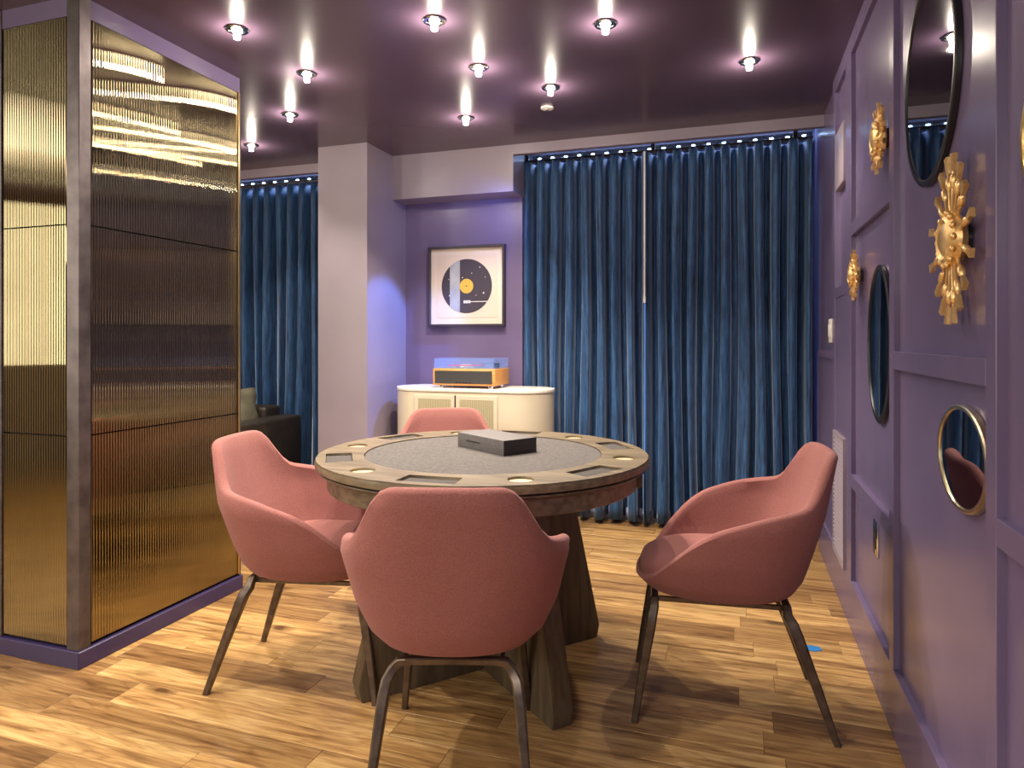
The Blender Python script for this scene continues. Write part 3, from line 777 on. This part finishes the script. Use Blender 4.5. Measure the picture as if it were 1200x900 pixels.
rp_ = thing('record_player', 'oak cased record player with grille front and blue clear lid, on the cream credenza', 'record player', (-1.65, 4.13, .908))
for x in (-.17, .17):
    for y in (-.10, .10): cyl('foot', .018, 0, .018, M['chrome'], rp_, (x, y, 0), 20)
bm = bmesh.new(); add_box(bm, -.215, .215, -.14, .14, .018, .125, .006); bm_obj('case', bm, M['oak'], rp_, smooth=True)
box('grille', -.200, .195, -.143, -.139, .030, .112, M['grille'], rp_, .001, 1)
for i in range(5): box('control', -.05 + i * .022, -.040 + i * .022, -.146, -.142, .036, .041, M['chrome'], rp_)
box('deck', -.205, .205, -.13, .13, .125, .129, M['platter'], rp_, .001, 1)
cyl('platter', .128, .129, .142, M['platter'], rp_, (-.04, 0, 0), 64, bev=.002)
cyl('record', .124, .142, .146, M['vinyl'], rp_, (-.04, 0, 0), 64)
cyl('record_label', .042, .146, .147, M['printgold'], rp_, (-.04, 0, 0), 40)
ta = cyl('tonearm_base', .022, .129, .155, M['black'], rp_, (.145, .08, 0), 24)
sweep('tonearm', [(.145, .10, .160), (.145, .02, .162), (.10, -.07, .158), (.06, -.085, .152)], [(.004, .004)] * 4, M['chrome'], rp_, ref=(0, 0, 1))
bm = bmesh.new(); th = .003
x0, x1, y0, y1, z0, z1 = -.208, .208, -.135, .135, .128, .192
for a in [(x0, x1, y0, y1, z1 - th, z1), (x0, x1, y0, y0 + th, z0, z1 - th), (x0, x1, y1 - th, y1, z0, z1 - th), (x0, x0 + th, y0 + th, y1 - th, z0, z1 - th), (x1 - th, x1, y0 + th, y1 - th, z0, z1 - th)]:
    add_box(bm, *a)
bm_obj('dust_cover', bm, M['acrylic'], rp_)

# ------------------------------------------------------------------ framed record print
ar = thing('framed_print', 'framed print of a dark vinyl record on the niche wall', 'picture', (-1.79, 4.399, 1.595))
W2, H2 = .288, .282
bm = bmesh.new()
for a in [(-W2, W2, H2 - .016, H2), (-W2, W2, -H2, -H2 + .016), (-W2, -W2 + .016, -H2 + .016, H2 - .016), (W2 - .016, W2, -H2 + .016, H2 - .016)]:
    add_box(bm, a[0], a[1], -.04, 0, a[2], a[3], .001, 1)
bm_obj('frame', bm, M['frame'], ar)
box('mat_board', -W2 + .016, W2 - .016, -.012, -.004, -H2 + .016, H2 - .016, M['mat_board'], ar)
box('print_sheet', -.228, .228, -.0135, -.012, -.222, .222, new_mat('print_paper', srgb(220, 204, 184), .7), ar)
def disc(name, r, x, z, y, mat, n=72):
    return cyl(name, r, 0, .0008, mat, ar, (x, y, z), n, rot=(R(90), 0, 0))
disc('record_image', .190, 0, 0, -.0137, M['printdark'])
# silver band across the record (clipped to the disc)
pts = []
x0, x1, r = -.126, -.050, .190
for i in range(9):
    x = x0 + (x1 - x0) * i / 8; pts.append((x, math.sqrt(r * r - x * x)))
poly = pts + [(x, -z) for x, z in pts[::-1]]
prism('silver_band', poly, 0, .0006, M['printgrey'], ar, (0, -.0146, 0), rot=(R(90), 0, 0), smooth=False)
disc('gold_label', .051, 0, 0, -.0153, M['printgold'], 48)
disc('spindle_dot', .005, 0, 0, -.0162, M['printdark'], 16)
box('arm_line', .02, .165, -.0160, -.0153, -.112, -.107, M['printwhite'], ar)
for i in range(3): box('arm_head', -.022 + i * .018, -.006 + i * .018, -.0160, -.0153, -.120, -.100, M['printwhite'], ar)
for x, z, r in [(.128, -.05, .006), (.10, .13, .004), (.072, -.065, .003), (-.13, -.065, .004), (-.03, .06, .004), (.14, .06, .003), (.04, .09, .003), (-.135, .05, .003)]:
    disc('star_dot', r, x, z, -.0153, M['printwhite'], 12)

# ------------------------------------------------------------------ sofa and pillow
sf = thing('sofa', 'dark olive leather sofa behind the gold partition', 'sofa', (-3.9, 4.02, 0))
box('base', -.72, .60, -.36, .34, .06, .34, M['leather'], sf, .02)
box('arm', .58, .76, -.38, .36, .05, .65, M['leather'], sf, .022, 3)
box('arm', -.90, -.72, -.38, .36, .05, .65, M['leather'], sf, .022, 3)
box('backrest', -.72, .58, .16, .35, .34, .72, M['leather'], sf, .03, 3)
for x in (-.70, -.06): box('seat_cushion', x + .01, x + .63, -.37, .16, .345, .46, M['leather'], sf, .03, 3)
for x in (-.84, .70):
    for y in (-.33, .30): box('foot', x - .02, x + .02, y - .02, y + .02, 0, .05, M['black'], sf)
# pillow
bm = bmesh.new(); n = 14
grid = {}
for s_ in (1, -1):
    for i in range(n + 1):
        for j in range(n + 1):
            u, v_ = -1 + 2 * i / n, -1 + 2 * j / n
            if s_ == -1 and (i in (0, n) or j in (0, n)): grid[s_, i, j] = grid[1, i, j]; continue
            th = .075 * ((1 - u * u) * (1 - v_ * v_)) ** .45
            x = .22 * u * (1 - .06 * (1 - abs(v_))); z = .19 * v_ * (1 - .06 * (1 - abs(u)))
            grid[s_, i, j] = bm.verts.new((x + .008 * math.sin(7 * v_ + 3 * u), s_ * th + .010 * math.sin(9 * u + 4 * v_) * (1 - u * u), z))
for s_ in (1, -1):
    for i in range(n):
        for j in range(n):
            bm.faces.new([grid[s_, i, j], grid[s_, i + 1, j], grid[s_, i + 1, j + 1], grid[s_, i, j + 1]])
tag(bm_obj('cushion', bm, M['pillow'], None, (-3.47, 3.98, .68), True, (R(-18), 0, R(65))), 'crumpled grey-green leather cushion against the sofa arm', 'cushion')

# bit of blue tape on the floor
tag(prism('tape_scrap', [(-.034, -.020), (.006, -.028), (.034, -.010), (.030, .020), (-.004, .026), (-.036, .012)], 0, .0015, M['tape'], None, (.287, 2.90, .0005), smooth=False),
    'scrap of blue tape stuck to the wooden floor near the right wall', 'tape')
